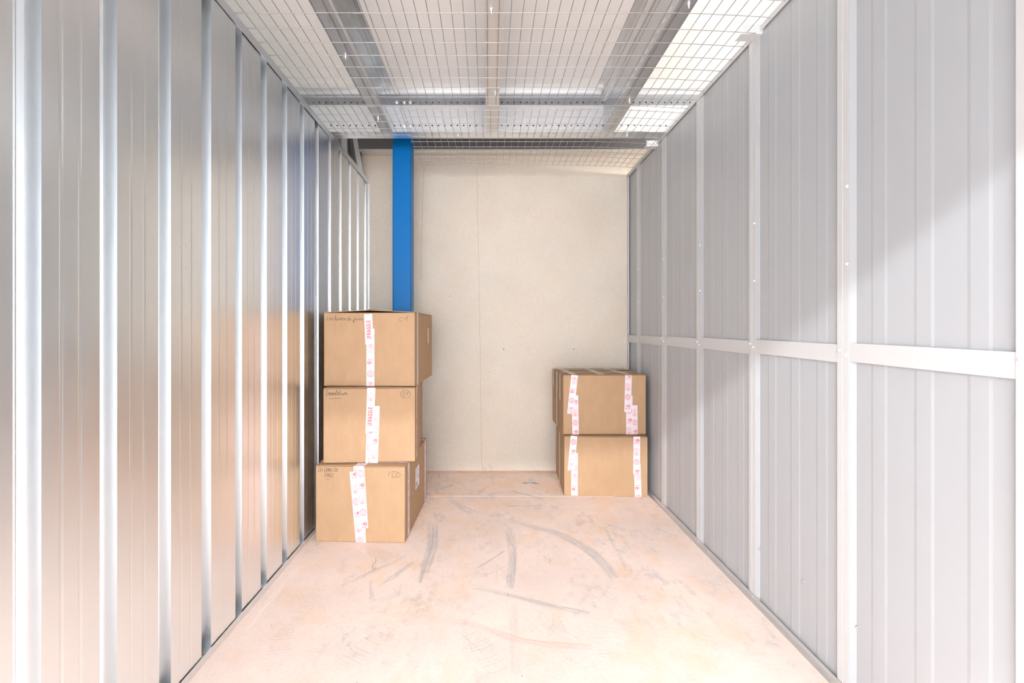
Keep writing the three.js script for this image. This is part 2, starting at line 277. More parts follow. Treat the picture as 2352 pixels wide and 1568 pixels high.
// right partition: grey sheets, white studs and rails
{
  const w = struct('wall_right'), Xs = 1.2135, y1 = EYE + 1.33;
  const studs = []; for (let k = -3; k < 6; k++) studs.push(1.0547 + 0.54 * k);            // far edges
  for (let i = 0; i + 1 < studs.length + 1; i++) {
    const a = i === 0 ? Zf + 0.02 : studs[i - 1] - 0.03, b = i < studs.length ? studs[i] - 0.0505 : Zb - 0.004; if (b - a < 0.05) continue;
    const o = i === 0 ? a - 0.2 : studs[i - 1], pts = [[Xs, a]];
    for (const r of [0.085, 0.231, 0.379]) for (const [dz, dx] of [[-0.03, 0], [-0.021, -0.001], [0.021, -0.001], [0.03, 0]]) { const Z = o + r + dz; if (Z > a + 0.004 && Z < b - 0.03) pts.push([Xs + dx, Z]); }
    if (i < studs.length) pts.push([Xs, b - 0.023], [XR + 0.0006, b - 0.002]);
    pts.push([i < studs.length ? XR + 0.0006 : Xs, b]);
    mesh('sheet_panel', upright([...pts, ...pts.slice().reverse().map(([p, q]) => [p + 0.0012, q])], 0.004, y1), M.greySheet, w);
  }
  // the far skin of the partition and its core, so that no light leaks through
  mesh('outer_skin', slab(1.2245, 1.262, 0.002, y1 + 0.003, Zf, Zb), M.greySheet, w);
  const R0 = EYE - 0.111, R1 = EYE - 0.049;
  const hex = (r, t) => { const g = new THREE.CylinderGeometry(r, r, t, 6); g.rotateZ(Math.PI / 2); return g; };
  const pan = (r, t) => { const g = mergeGeometries([new THREE.CylinderGeometry(r, r, t * 0.4, 10), (() => { const q = new THREE.CylinderGeometry(r * 0.5, r * 0.62, t * 0.7, 6); q.translate(0, t * 0.5, 0); return q; })()]); g.rotateZ(Math.PI / 2); return g; };
  const screwGeo = pan(0.0055, 0.005);
  const screw = (X, y, Z, m = M.whiteSteel) => { const s = mesh('screw', screwGeo, m, w); s.position.set(X, y, -Z); return s; };
  studs.forEach((f, i) => {
    const n = f - 0.05;
    const pr = [[XR, n], [XR, n + 0.0235], [XR + 0.0012, n + 0.0245], [XR + 0.0012, n + 0.0255], [XR, n + 0.0265], [XR, f], [Xs - 0.0003, f], [Xs - 0.0003, n]];
    mesh('stud', upright(pr, 0.026, EYE + 1.317), M.whitePaint, w);
    const tilt = i % 2 ? 0.004 : -0.002;
    screw(XR - 0.001, EYE - 0.07 + tilt, n + 0.04); screw(XR - 0.001, EYE - 0.085 + tilt, n + 0.013);
    if (i > 1) { screw(XR - 0.001, EYE + 0.48, n + 0.006); screw(XR - 0.001, EYE + 0.22, n + 0.006); screw(XR - 0.001, 0.013, n + 0.02, M.zinc); }
    const nx = i + 1 < studs.length ? studs[i + 1] - 0.0503 : Zb - 0.006;
    const rail = (Z0, Z1, s) => { const g = slab(XR + 0.0012, Xs - 0.0026, R0, R1, Z0, Z1), p = g.attributes.position; for (let k = 0; k < p.count; k++) p.setY(k, p.getY(k) + s * (-p.getZ(k) - (Z0 + Z1) / 2)); return g; };
    mesh('rail', rail(f + 0.0003, nx, 0.012), M.whitePaint, w);
  });
  mesh('corner_angle', slab(XR + 0.002, Xs - 0.0003, 0.026, EYE + 1.317, Zb - 0.03, Zb - 0.004), M.whitePaint, w);
  mesh('top_track', mergeGeometries([slab(XR - 0.003, XR - 0.0005, EYE + 1.3175, EYE + 1.343, Zf, Zb - 0.002), slab(XR - 0.0005, 1.264, EYE + 1.334, EYE + 1.343, Zf, Zb - 0.002)]), M.whitePaint, w);
  mesh('bottom_track', mergeGeometries([slab(XR - 0.003, XR - 0.0008, 0, 0.0255, Zf, Zb - 0.002), slab(XR - 0.02, XR - 0.003, 0, 0.0015, Zf, Zb - 0.002)]), M.galvDull, w);
  for (const [px, py] of [[1747, 1260], [1850, 1334], [1973, 1440], [1507, 1058], [1626, 1275]]) { const Z = 1.216 * F / (px - CX); screw(Xs - 0.003, EYE - (py - CY) * Z / F, Z, M.zinc); }
}
// out of view: unit front, doorway and a hall shaped to hold the lamps
{
  const w = struct('wall_front'), yh = EYE + 1.268;
  mesh('unseen_header', slab(XL, XR, yh, HC + 0.6, Zf - 0.06, Zf - 0.002), M.hallWall, w);  // out of view, placed so its lower edge cuts the light on the walls
  mesh('facade', slab(-6, XL, 0, HC + 0.6, Zf - 0.06, Zf - 0.002), M.hallWall, w);
  mesh('facade', slab(XR, 6, 0, HC + 0.6, Zf - 0.06, Zf - 0.002), M.hallWall, w);
  mesh('facade', slab(-6, 6, HC + 0.6, 6.5, Zf - 0.06, Zf - 0.002), M.hallWall, w);
  const l = struct('wall_side_left'); mesh('partition', slab(-3.7, -3.6, 0, 3.1, Zf, Zb + 0.2), M.hallWall, l); mesh('unseen_hall_wall', slab(-6.1, -6, 0, 6.5, -8, Zf), M.hallWall, l);
  const r = struct('wall_side_right'); mesh('partition', slab(4.2, 4.3, 0, 3.1, Zf, Zb + 0.2), M.hallWall, r); mesh('unseen_hall_wall', slab(6, 6.1, 0, 6.5, -8, Zf), M.hallWall, r);
  const h = struct('wall_unseen_hall'); mesh('unseen_hall_wall', slab(-6.1, 6.1, 2.84, 6.5, -8.1, -8), M.hallWall, h); mesh('unseen_hall_wall', slab(-6.1, -2.84, 0, 2.84, -8.1, -8), M.hallWall, h); mesh('unseen_hall_wall', slab(2.84, 6.1, 0, 2.84, -8.1, -8), M.hallWall, h); mesh('unseen_hall_wall', slab(-2.84, 2.84, 0, 0.16, -8.1, -8), M.hallWall, h);
  const t = struct('ceiling_unseen_hall'); mesh('unseen_hall_roof', slab(-6.1, 6.1, 6.5, 6.6, -8.1, Zf), M.hallWall, t);
}

// ------------------------------------------------------------------ steelwork over the unit
const YB = EYE + 1.336;                                    // underside of purlins and main beam
function boltGeo(r = 0.0066, stub = 0.007) { // pointing down, seat at y = 0
  const a = new THREE.CylinderGeometry(r * 1.9, r * 1.9, 0.002, 14); a.translate(0, -0.001, 0);
  const b = new THREE.CylinderGeometry(r * 1.15, r * 1.15, 0.008, 6); b.translate(0, -0.006, 0);
  const c = new THREE.CylinderGeometry(r * 0.62, r * 0.62, stub, 8); c.translate(0, -0.01 - stub / 2, 0);
  return mergeGeometries([a, b, c]);
}
const bolt = boltGeo();
function boltAt(parent, X, y, Z, rx = 0) { const b = mesh('bolt', bolt, M.zinc, parent); b.position.set(X, y, -Z).sub(parent.position); b.rotation.x = rx; return b; }
function channel(x0, x1, y0, y1, t, lip) { // C section open towards x1
  const s = Math.sign(x1 - x0), q = t * s; return [[x0, y0], [x1, y0], [x1, y0 + lip], [x1 - q, y0 + lip], [x1 - q, y0 + t], [x0 + q, y0 + t], [x0 + q, y1 - t], [x1 - q, y1 - t], [x1 - q, y1 - lip], [x1, y1 - lip], [x1, y1], [x0, y1]];
}
const Zbeam = 3.124, Ytop = HC - 0.001;
{
  const L = thing('purlin', 'left galvanised ceiling channel above the mesh, leading to the blue post', 'beam', new THREE.Vector3(-0.69, YB, 0));
  let m = mesh('channel', alongZ(channel(-0.729, -0.65, YB, Ytop, 0.003, 0.022), -0.5, Zbeam - 0.004), M.galvSteel, L); m.position.copy(L.position).negate();
  for (const Z of [2.262, 2.93]) boltAt(L, -0.70, YB, Z);
  const C = thing('purlin', 'middle galvanised ceiling channel above the mesh, with a narrow pale underside', 'beam', new THREE.Vector3(0.022, YB, 0));
  m = mesh('channel', alongZ(channel(-0.016, 0.062, YB, Ytop, 0.003, 0.022), -0.5, Zbeam - 0.004), M.galvDull, C); m.position.copy(C.position).negate();
  for (const [X, Z] of [[0.012, 1.935], [0.038, 2.607]]) boltAt(C, X, YB, Z);
  const R = thing('purlin', 'right galvanised ceiling channel with a row of slots, beside the bright bay', 'beam', new THREE.Vector3(0.815, YB, 0));
  // web with slots
  const sh = new THREE.Shape(); sh.moveTo(-0.5, YB + 0.003); sh.lineTo(Zbeam - 0.004, YB + 0.003); sh.lineTo(Zbeam - 0.004, Ytop - 0.003); sh.lineTo(-0.5, Ytop - 0.003); sh.closePath();
  for (let Z = 0.3; Z < 3.05; Z += 0.075) { const h = new THREE.Path(); h.moveTo(Z, YB + 0.027); h.lineTo(Z, YB + 0.037); h.lineTo(Z + 0.036, YB + 0.037); h.lineTo(Z + 0.036, YB + 0.027); h.closePath(); sh.holes.push(h); }
  const web = new THREE.ExtrudeGeometry(sh, { depth: 0.003, bevelEnabled: false }); web.rotateY(Math.PI / 2); web.translate(0.777, 0, 0);
  const fl = (y, s) => alongZ([[0.777, y], [0.851, y], [0.851, y + s * 0.022], [0.848, y + s * 0.022], [0.848, y + s * 0.003], [0.777, y + s * 0.003]], -0.5, Zbeam - 0.004);
  m = mesh('channel', mergeGeometries([web, fl(YB, 1), fl(Ytop, -1)]), M.galvSteel, R); m.position.copy(R.position).negate();
  for (const Z of [1.90, 2.70]) boltAt(R, 0.825, YB, Z);
  m = mesh('ledger_angle', mergeGeometries([slab(0.769, 0.7765, EYE + 1.53, HC - 0.002, -0.5, Zbeam - 0.03), slab(0.735, 0.769, HC - 0.006, HC - 0.002, -0.5, Zbeam - 0.03)]), M.galvDull, R); m.position.copy(R.position).negate();
}
{ // main beam: sigma section with two rows of holes
  const B = thing('main_beam', 'perforated galvanised main beam crossing the unit above the blue post', 'beam', new THREE.Vector3(0, YB, -Zbeam));
  const put = (n, g, mt) => { const m = mesh(n, g, mt, B); m.position.copy(B.position).negate(); return m; };
  const plate = (ya, yb, Za, hy) => {
    const s = new THREE.Shape(); s.moveTo(-1.6, ya); s.lineTo(1.9, ya); s.lineTo(1.9, yb); s.lineTo(-1.6, yb); s.closePath();
    for (let X = -1.28; X < 1.75; X += 0.0428) { if ([-0.69, 0.022, 0.815].some((q) => Math.abs(X - q) < 0.035)) continue; const h = new THREE.Path(); h.absarc(X, hy, 0.0052, 0, Math.PI * 2, true); s.holes.push(h); }
    const g = new THREE.ExtrudeGeometry(s, { depth: 0.003, bevelEnabled: false, curveSegments: 10 }); g.translate(0, 0, -Za - 0.003); return g;
  };
  const e = EYE;
  put('upper_web', plate(e + 1.522, e + 1.578, Zbeam + 0.022, e + 1.545), M.galvDarkened);
  put('added_rear_web', alongX([[Zbeam + 0.1, YB + 0.02], [Zbeam + 0.105, YB + 0.02], [Zbeam + 0.105, HC + 0.1], [Zbeam + 0.1, HC + 0.1]], -1.6, 1.9), M.galvDarkened);  // added plate closing the beam so its holes look dark
  const webs = [plate(YB + 0.006, e + 1.515, Zbeam, e + 1.379),
    alongX([[Zbeam, e + 1.515], [Zbeam + 0.003, e + 1.515], [Zbeam + 0.025, e + 1.522], [Zbeam + 0.022, e + 1.522]], -1.6, 1.9),
    alongX([[Zbeam + 0.022, e + 1.578], [Zbeam + 0.025, e + 1.578], [Zbeam + 0.003, e + 1.59], [Zbeam, e + 1.59]], -1.6, 1.9),
    alongX([[Zbeam, e + 1.59], [Zbeam + 0.003, e + 1.59], [Zbeam + 0.003, HC - 0.001], [Zbeam, HC - 0.001]], -1.6, 1.9)];
  put('web', mergeGeometries(webs), M.galv);
  put('lower_flange', alongX([[Zbeam, YB], [Zbeam + 0.108, YB], [Zbeam + 0.108, YB + 0.02], [Zbeam + 0.105, YB + 0.02], [Zbeam + 0.105, YB + 0.003], [Zbeam + 0.003, YB + 0.003], [Zbeam + 0.003, YB + 0.006], [Zbeam, YB + 0.006]], -1.6, 1.9), M.galv);
  put('top_angle', alongX([[Zbeam - 0.03, HC - 0.001], [Zbeam - 0.03, HC - 0.026], [Zbeam - 0.001, HC - 0.026], [Zbeam - 0.001, HC - 0.029], [Zbeam - 0.033, HC - 0.029], [Zbeam - 0.033, HC - 0.001]], -1.6, 1.9), M.galvDull);
  for (const [px, py] of [[911, 231], [928, 232], [942, 231]]) boltAt(B, (px - CX) * 3.14 / F, EYE + 1.545, Zbeam + 0.021, -Math.PI / 2);
  for (const [px] of [[928], [942]]) boltAt(B, (px - CX) * 3.12 / F, EYE + 1.379, Zbeam, -Math.PI / 2);
  for (const [X, Z] of [[-0.21, 3.18], [0.955, 3.18]]) boltAt(B, X, YB, Z);
}
{ // second beam against the back wall
  const y = EYE + 1.512, B = thing('wall_beam', 'galvanised beam fixed along the back wall under the ceiling, its dark reflection painted in', 'beam', new THREE.Vector3(0, y, -3.88));
  const put = (n, g, mt) => { const m = mesh(n, g, mt, B); m.position.copy(B.position).negate(); };
  put('web', alongX([[3.88, y + 0.003], [3.883, y + 0.003], [3.883, y + 0.273], [3.88, y + 0.273]], -1.092, 1.9), M.galvDarkReflection);
  put('lower_flange', alongX([[3.88, y], [Zb - 0.002, y], [Zb - 0.002, y + 0.003], [3.88, y + 0.003]], -1.092, 1.9), M.galvDull);
  put('upper_flange', alongX([[3.883, y + 0.27], [Zb - 0.002, y + 0.27], [Zb - 0.002, y + 0.273], [3.883, y + 0.273]], -1.092, 1.9), M.galvDull);
  boltAt(B, 0.383, y, 3.93);
}
{ // blue post
  const P = thing('steel_post', 'bright blue painted square steel post standing behind the tall box stack', 'post', new THREE.Vector3(-0.651, 0, -3.53));
  const w = 0.14, r = 0.012, h = EYE + 1.50;
  const s = new THREE.Shape(), a = w / 2; s.moveTo(-a + r, -a); s.lineTo(a - r, -a); s.absarc(a - r, -a + r, r, -Math.PI / 2, 0); s.lineTo(a, a - r); s.absarc(a - r, a - r, r, 0, Math.PI / 2); s.lineTo(-a + r, a); s.absarc(-a + r, a - r, r, Math.PI / 2, Math.PI); s.lineTo(-a, -a + r); s.absarc(-a + r, -a + r, r, Math.PI, Math.PI * 1.5);
  const g = new THREE.ExtrudeGeometry(s, { depth: h - 0.012, bevelEnabled: false, curveSegments: 4 }); g.rotateX(-Math.PI / 2); g.translate(0, 0.012, 0);
  mesh('shaft', g, M.blue, P);
  mesh('base_plate', boxAt(-0.12, 0.12, 0, 0.012, -0.12, 0.12), M.blue, P);
  mesh('head_plate', boxAt(-0.11, 0.11, h, h + 0.01, -0.11, 0.11), M.blue, P);
}
{ // bracing above the left partition, by the end of the wall beam
  const y0 = EYE + 1.0, Z = 3.93, B = thing('bracing_frame', 'galvanised bracing with a slanted strip above the left wall end', 'bracing', new THREE.Vector3(-1.16, y0, -Z));
  const put = (n, g, mt) => { const m = mesh(n, g, mt, B); m.position.copy(B.position).negate(); };
  put('upright', slab(-1.245, -1.198, 0.02, HC + 0.1, Z - 0.02, Z + 0.02), M.galvDull);
  put('backing_plate', slab(-1.30, -1.097, EYE + 1.16, HC + 0.1, Z + 0.05, Z + 0.055), M.galvDarkened);
  const sl = [[-1.165, EYE + 1.68], [-1.125, EYE + 1.68], [-1.062, EYE + 1.30], [-1.102, EYE + 1.30]];
  const g = new THREE.ExtrudeGeometry(poly(sl), { depth: 0.006, bevelEnabled: false }); g.translate(0, 0, -Z - 0.006); put('slanted_strip', g, M.galvDull);
}
// ------------------------------------------------------------------ welded wire mesh laid over the unit
const YM = EYE + 1.330, WR = 0.0016;
const sag = (X) => (X > 0.75 ? -0.02 * Math.pow((X - 0.75) / 0.44, 1.4) : 0);
function meshSheet(label, X0, X1, Z0, Z1, dx, dz, dy, offX = 0) {
  const t = thing('wire_mesh_sheet', label, 'wire mesh', new THREE.Vector3(X0, YM + dy, -Z0), 0);
  const L = Z1 - Z0, lg = new THREE.CylinderGeometry(WR, WR, L, 6); lg.rotateX(Math.PI / 2);
  for (let X = X0 + offX; X <= X1 + 1e-6; X += dx) { const m = mesh('long_wire', lg, M.wire, t); m.position.set(X - X0, sag(X) + 2 * WR, -L / 2); m.rotation.y = rr(-0.0006, 0.0006); }
  const pts = []; for (let i = 0; i <= 14; i++) { const X = X0 + (X1 - X0) * i / 14; pts.push(new THREE.Vector3(X - X0, sag(X), 0)); }
  const cg = tubeGeo(pts, WR, 28, 6);
  for (let Z = Z0 + 0.012; Z <= Z1 + 1e-6; Z += dz) { const m = mesh('cross_wire', cg, M.wire, t); m.position.set(0, 0, -(Z - Z0)); m.rotation.y = rr(-0.0015, 0.0015); }
  return t;
}
const zc = 1.941 - 0.1 * 23 - 0.012;
meshSheet('wire mesh sheet overhead on the left, running from the door side beside the corrugated wall', -1.09, -0.51, zc, 2.752, 0.05, 0.1, 0, 0.012);
meshSheet('widest wire mesh sheet overhead, between the left ceiling channel and the white framed wall', -0.563, 1.185, zc, 2.752, 0.05, 0.1, -0.0007, 0.008);
meshSheet('small wire mesh sheet overhead at the left, ending in front of the blue post', -1.09, -0.51, 2.74, 3.185, 0.05, 0.1, -0.003, 0.02);
meshSheet('far wire mesh sheet overhead, from beside the blue post to the back wall', -0.548, 1.185, 2.78, 3.745, 0.05, 0.094, -0.004, 0.012);

// white brackets on the right wall
for (const [Z, lab] of [[2.045, 'nearer white angle bracket jutting from the top of the right wall'], [3.30, 'farther white angle bracket jutting from the right wall top near the back wall']]) {
  const y = EYE + 1.31, b = thing('angle_bracket', lab, 'bracket', new THREE.Vector3(1.16, y, -Z));
  mesh('upstand', boxAt(-0.03, 0.06, 0, 0.04, -0.0025, 0), M.bracket, b);
  mesh('seat_leg', boxAt(-0.04, 0.06, -0.0025, 0, -0.053, 0), M.whitePaint, b);
}

// ------------------------------------------------------------------ cardboard boxes
const glyph = { // pen strokes on a 1 high grid, [width, strokes...]
  L: [0.6, [[0.45, 0.95], [0.2, 0.75], [0.15, 0.1], [0, 0.05], [0.3, 0.06], [0.6, 0]]], e: [0.4, [[0.02, 0.25], [0.34, 0.32], [0.25, 0.5], [0.05, 0.4], [0.08, 0.06], [0.4, 0.06]]], s: [0.35, [[0, 0.05], [0.2, 0.45], [0.3, 0.2], [0.1, 0.02]]],
  l: [0.25, [[0, 0.05], [0.2, 0.8], [0.1, 0.95], [0.05, 0.1], [0.25, 0.05]]], a: [0.42, [[0.34, 0.42], [0.1, 0.44], [0.02, 0.2], [0.15, 0.02], [0.33, 0.2], [0.34, 0.44], [0.34, 0.08], [0.44, 0.04]]], i: [0.2, [[0.05, 0.42], [0.06, 0.05], [0.2, 0.04]], [[0.07, 0.62], [0.08, 0.66]]],
  n: [0.42, [[0.02, 0.42], [0.03, 0.02], [0.08, 0.3], [0.24, 0.43], [0.3, 0.3], [0.32, 0.04], [0.42, 0.04]]], u: [0.42, [[0.02, 0.42], [0.05, 0.08], [0.2, 0.02], [0.32, 0.2], [0.33, 0.42], [0.34, 0.05], [0.44, 0.04]]], d: [0.42, [[0.32, 0.42], [0.08, 0.42], [0.02, 0.15], [0.18, 0.02], [0.33, 0.2], [0.36, 0.9], [0.35, 0.06], [0.44, 0.04]]],
  f: [0.42, [[0.4, 0.5], [0.25, 0.55], [0.18, 0.1], [0.12, -0.5], [0.2, -0.35], [0.3, 0.05]], [[-0.05, -0.2], [0.35, -0.12]]], o: [0.36, [[0.2, 0.3], [0.04, 0.25], [0.04, 0.05], [0.22, 0.03], [0.26, 0.22], [0.2, 0.3], [0.36, 0.28]]], r: [0.35, [[0.02, 0.3], [0.1, 0.05], [0.14, 0.28], [0.3, 0.3]]], z: [0.45, [[0, 0.3], [0.28, 0.3], [0.02, 0.05], [0.45, 0.1]]],
  D: [0.55, [[0.1, 0.8], [0.05, 0.05], [0.4, 0.15], [0.5, 0.5], [0.3, 0.8], [0.02, 0.75]]], F: [0.5, [[0.45, 0.85], [0.1, 0.8], [0.08, 0]], [[0.08, 0.45], [0.4, 0.48]]], C: [0.55, [[0.5, 0.85], [0.2, 0.75], [0.02, 0.4], [0.2, 0.08], [0.55, 0.1]]], 1: [0.45, [[0, 0.3], [0.38, 0.95], [0.36, 0]]], 2: [0.5, [[0.02, 0.75], [0.3, 0.85], [0.4, 0.6], [0.02, 0.05], [0.5, 0.05]]],
  A: [0.5, [[0, 0], [0.22, 0.75], [0.45, 0]], [[0.08, 0.3], [0.4, 0.3]]], E: [0.45, [[0.4, 0.7], [0.06, 0.7], [0.05, 0.02], [0.42, 0.04]], [[0.05, 0.38], [0.34, 0.4]]], S: [0.4, [[0.36, 0.65], [0.08, 0.6], [0.32, 0.25], [0.02, 0.05]]], I: [0.18, [[0.08, 0.7], [0.08, 0.02]]], N: [0.5, [[0.03, 0], [0.05, 0.7], [0.4, 0.05], [0.42, 0.72]]], U: [0.5, [[0.03, 0.7], [0.08, 0.08], [0.35, 0.05], [0.42, 0.7]]], O: [0.5, [[0.22, 0.7], [0.02, 0.35], [0.22, 0.02], [0.44, 0.35], [0.22, 0.7]]], R: [0.48, [[0.05, 0], [0.06, 0.7], [0.4, 0.55], [0.06, 0.38], [0.45, 0]]], Z: [0.5, [[0.03, 0.68], [0.42, 0.68], [0.02, 0.04], [0.5, 0.04]]],
};
function ribbon(pts, w, z) { // flat pen stroke in the xy plane
  const c = pts.length > 2 ? new THREE.CatmullRomCurve3(pts.map(([x, y]) => new THREE.Vector3(x, y, z)), false, 'catmullrom', 0.4).getPoints(pts.length * 4) : pts.map(([x, y]) => new THREE.Vector3(x, y, z));
  const pos = [], idx = [];
  c.forEach((p, i) => { const a = c[Math.max(0, i - 1)], b = c[Math.min(c.length - 1, i + 1)], dx = b.x - a.x, dy = b.y - a.y, L = Math.hypot(dx, dy) || 1; pos.push(p.x - dy / L * w, p.y + dx / L * w, z, p.x + dy / L * w, p.y - dx / L * w, z); if (i) { const k = 2 * i; idx.push(k - 2, k - 1, k, k - 1, k + 1, k); } });
  const g = new THREE.BufferGeometry(); g.setAttribute('position', new THREE.Float32BufferAttribute(pos, 3)); g.setAttribute('normal', new THREE.Float32BufferAttribute(pos.map((_, i) => (i % 3 === 2 ? 1 : 0)), 3)); g.setAttribute('uv', new THREE.Float32BufferAttribute(new Float32Array(pos.length / 3 * 2), 2)); g.setIndex(idx); return g;
}
function writing(text, x, y, w, h, pen, z) { // fits the words into w
  let tot = 0; for (const ch of text) tot += ch === ' ' ? 0.35 : glyph[ch][0] + 0.1;
  const k = w / tot, out = []; let cx = 0;
  for (const ch of text) { if (ch === ' ') { cx += 0.35; continue; } const [gw, ...st] = glyph[ch]; for (const s of st) out.push(ribbon(s.map(([a, b]) => [x + (cx + a + 0.16 * (b - 0.3)) * k, y + b * h + 0.04 * h * Math.sin(cx * 2.3)]), pen, z)); cx += gw + 0.1; }
  return out;
}
function oval(x, y, rx, ry, z, pen, a0 = 0.4, turn = 6) { const p = []; for (let i = 0; i <= 18; i++) { const a = a0 + turn * i / 18; p.push([x + Math.cos(a) * rx * (1 + 0.012 * i / 2), y + Math.sin(a) * ry * (1 - 0.008 * i)]); } return ribbon(p, pen, z); }

function carton(label, w, h, d, X, y, Z, deg, rect, o = {}) {
  const b = thing('cardboard_box', label, 'cardboard box', new THREE.Vector3(X, y, -Z), deg * Math.PI / 180);
  const t = 0.004, body = new RoundedBoxGeometry(w, h - t, d, 3, 0.005); body.translate(0, (h - t) / 2, 0);
  { const p = body.attributes.position, nn = body.attributes.normal; const uv = new Float32Array(p.count * 2);
    for (let i = 0; i < p.count; i++) { const ax = Math.abs(nn.getX(i)), ay = Math.abs(nn.getY(i)); if (ay > 0.7) { uv[2 * i] = p.getX(i) / 0.45; uv[2 * i + 1] = p.getZ(i) / 0.45; } else { uv[2 * i] = (ax > 0.7 ? p.getZ(i) : p.getX(i)) / 0.45 + X; uv[2 * i + 1] = p.getY(i) / 0.45 + y; } } body.setAttribute('uv', new THREE.BufferAttribute(uv, 2)); }
  mesh('carton', body, M.card, b);
  const rise = o.rise ?? 0.002;
  for (const s of [-1, 1]) { // two long top flaps meeting along the middle
    const g = new RoundedBoxGeometry(w / 2 - 0.002, t, d - 0.002, 2, 0.0018); const fl = mesh('top_flap', g, M.card, b); fl.position.set(s * (w / 4), h - t / 2 + rise / 2, 0); fl.rotation.z = -s * Math.atan(rise / (w / 2));
  }
  const E = 0.0009; let lay = 0;
  const at = { front: (u, v) => new THREE.Vector3(-w / 2 + u * w, v * h, d / 2 + E), right: (u, v) => new THREE.Vector3(w / 2 + E, v * h, d / 2 - u * d), left: (u, v) => new THREE.Vector3(-w / 2 - E, v * h, d / 2 - u * d), top: (u, v) => new THREE.Vector3(-w / 2 + u * w, h + E + (o.rise ? o.rise * (1 - Math.abs(u - 0.5) * 2) : 0.001), d / 2 - v * d) };
  const N = { front: [0, 0, 1], right: [1, 0, 0], left: [-1, 0, 0], top: [0, 1, 0] };
  function strip(face, p0, p1, wd = 0.05, kind = 'A', off = 0) {
    const a = at[face](...p0), c = at[face](...p1), n = new THREE.Vector3(...N[face]), dir = c.clone().sub(a), L = dir.length(); dir.normalize();
    const side = n.clone().cross(dir).normalize(), tp = kind === 'A' ? tapeA : tapeB, th = 0.0005, up = 0.0003 * lay++;
    const g = new THREE.BoxGeometry(L, wd, th), uv = g.attributes.uv; for (let i = 0; i < uv.count; i++) uv.setX(i, off + uv.getX(i) * L / tp.len);
    const m = mesh('tape_strip', g, kind === 'A' ? M.tapeA : kind === 'B' ? M.tapeB : M.tapePlain, b);
    m.matrix.makeBasis(dir, side, n); m.quaternion.setFromRotationMatrix(m.matrix); m.position.copy(a).add(c).multiplyScalar(0.5).addScaledVector(n, up);
    return m;
  }
  const px = (x, yy) => [(x - rect[0]) / (rect[2] - rect[0]), (rect[3] - yy) / (rect[3] - rect[1])];
  // a strip on the front between two photographed centres, bottom to top
  const fs = (x0, y0, x1, y1, wpx, kind, off, flip) => { const A = px(x0, y0), B = px(x1, y1), wd = wpx / (rect[2] - rect[0]) * w; return flip ? strip('front', B, A, wd, kind, off) : strip('front', A, B, wd, kind, off); };
  const loc = (x, yy) => { const [u, v] = px(x, yy); return [-w / 2 + u * w, v * h]; };
  const sc = w / (rect[2] - rect[0]);
  const write = (list) => mesh('handwriting', mergeGeometries(list), M.ink, b);
  return { b, strip, fs, loc, sc, write, zf: d / 2 + 0.0007, w, h, d, at };
}
const PEN = 0.0008;
{ // tall stack, lowest
  const c = carton('lowest box of the tall stack, marked C2 and standing on the floor', 0.523, 0.44, 0.70, -0.727, 0, 3.016, -2.4, [724, 1072.5, 930.5, 1245.5]);
  c.fs(831, 1246, 822, 1072, 20, 'A', 0.05, true); c.fs(827, 1246, 812.5, 1085, 19, 'A', 0.45); c.fs(836.5, 1213, 827.5, 1073, 19, 'A', 0.1);
  c.strip('right', [0.13, 0], [0.13, 1], 0.05, 'A', 0.2); c.strip('right', [0.905, 0], [0.905, 1], 0.05, 'A', 0.6);
  c.strip('top', [0.5, 0], [0.5, 1], 0.06, 'A', 0.2); c.strip('top', [0, 0.13], [1, 0.13], 0.05, 'A', 0.2); c.strip('top', [0, 0.9], [1, 0.9], 0.05, 'A', 0.2);
  const [x, y] = c.loc(730, 1086), [x2, y2] = c.loc(745.4, 1098), [dx, dy] = c.loc(749, 1104), [ox, oy] = c.loc(906, 1091), [cx, cy] = c.loc(899.5, 1094.5), s = c.sc, z = c.zf;
  c.write([...writing('LES LAINES DU', x, y, 46 * s, 11 * s, PEN, z), ...writing('FOREZ', x2, y2, 21 * s, 10.5 * s, PEN, z), ribbon([[dx, dy], [dx + 8 * s, dy + 0.4 * s]], PEN, z)]);
  c.write([...writing('C2', cx, cy, 16 * s, 9 * s, PEN, z), oval(ox, oy, 13 * s, 7.8 * s, z, PEN, 3.6, -5.6)]);
  // address label on the side
  const [lc, g] = canvas(256, 280); g.fillStyle = 'rgb(236,236,240)'; g.fillRect(0, 0, 256, 280); g.fillStyle = 'rgb(150,155,170)';
  g.fillRect(20, 190, 110, 72); for (let i = 0; i < 7; i++) for (let q = 14; q < 150 + (i * 37) % 80; q += 12) g.fillRect(q, 16 + i * 20, 7 + (q * 3 + i) % 4, 9);
  g.fillStyle = 'rgb(120,125,140)'; for (let q = 150; q < 240; q += 6) g.fillRect(q, 130, 1 + (q * 7) % 4, 50);
  const lb = mesh('address_label', new THREE.BoxGeometry(0.12, 0.132, 0.0006), std(0xffffff, 0.5, 0, { map: tex(lc) }), c.b); lb.userData.label = 'white printed address label'; lb.rotation.y = Math.PI / 2; lb.position.copy(c.at.right(0.515, 0.61)); lb.rotation.x = 0;
}
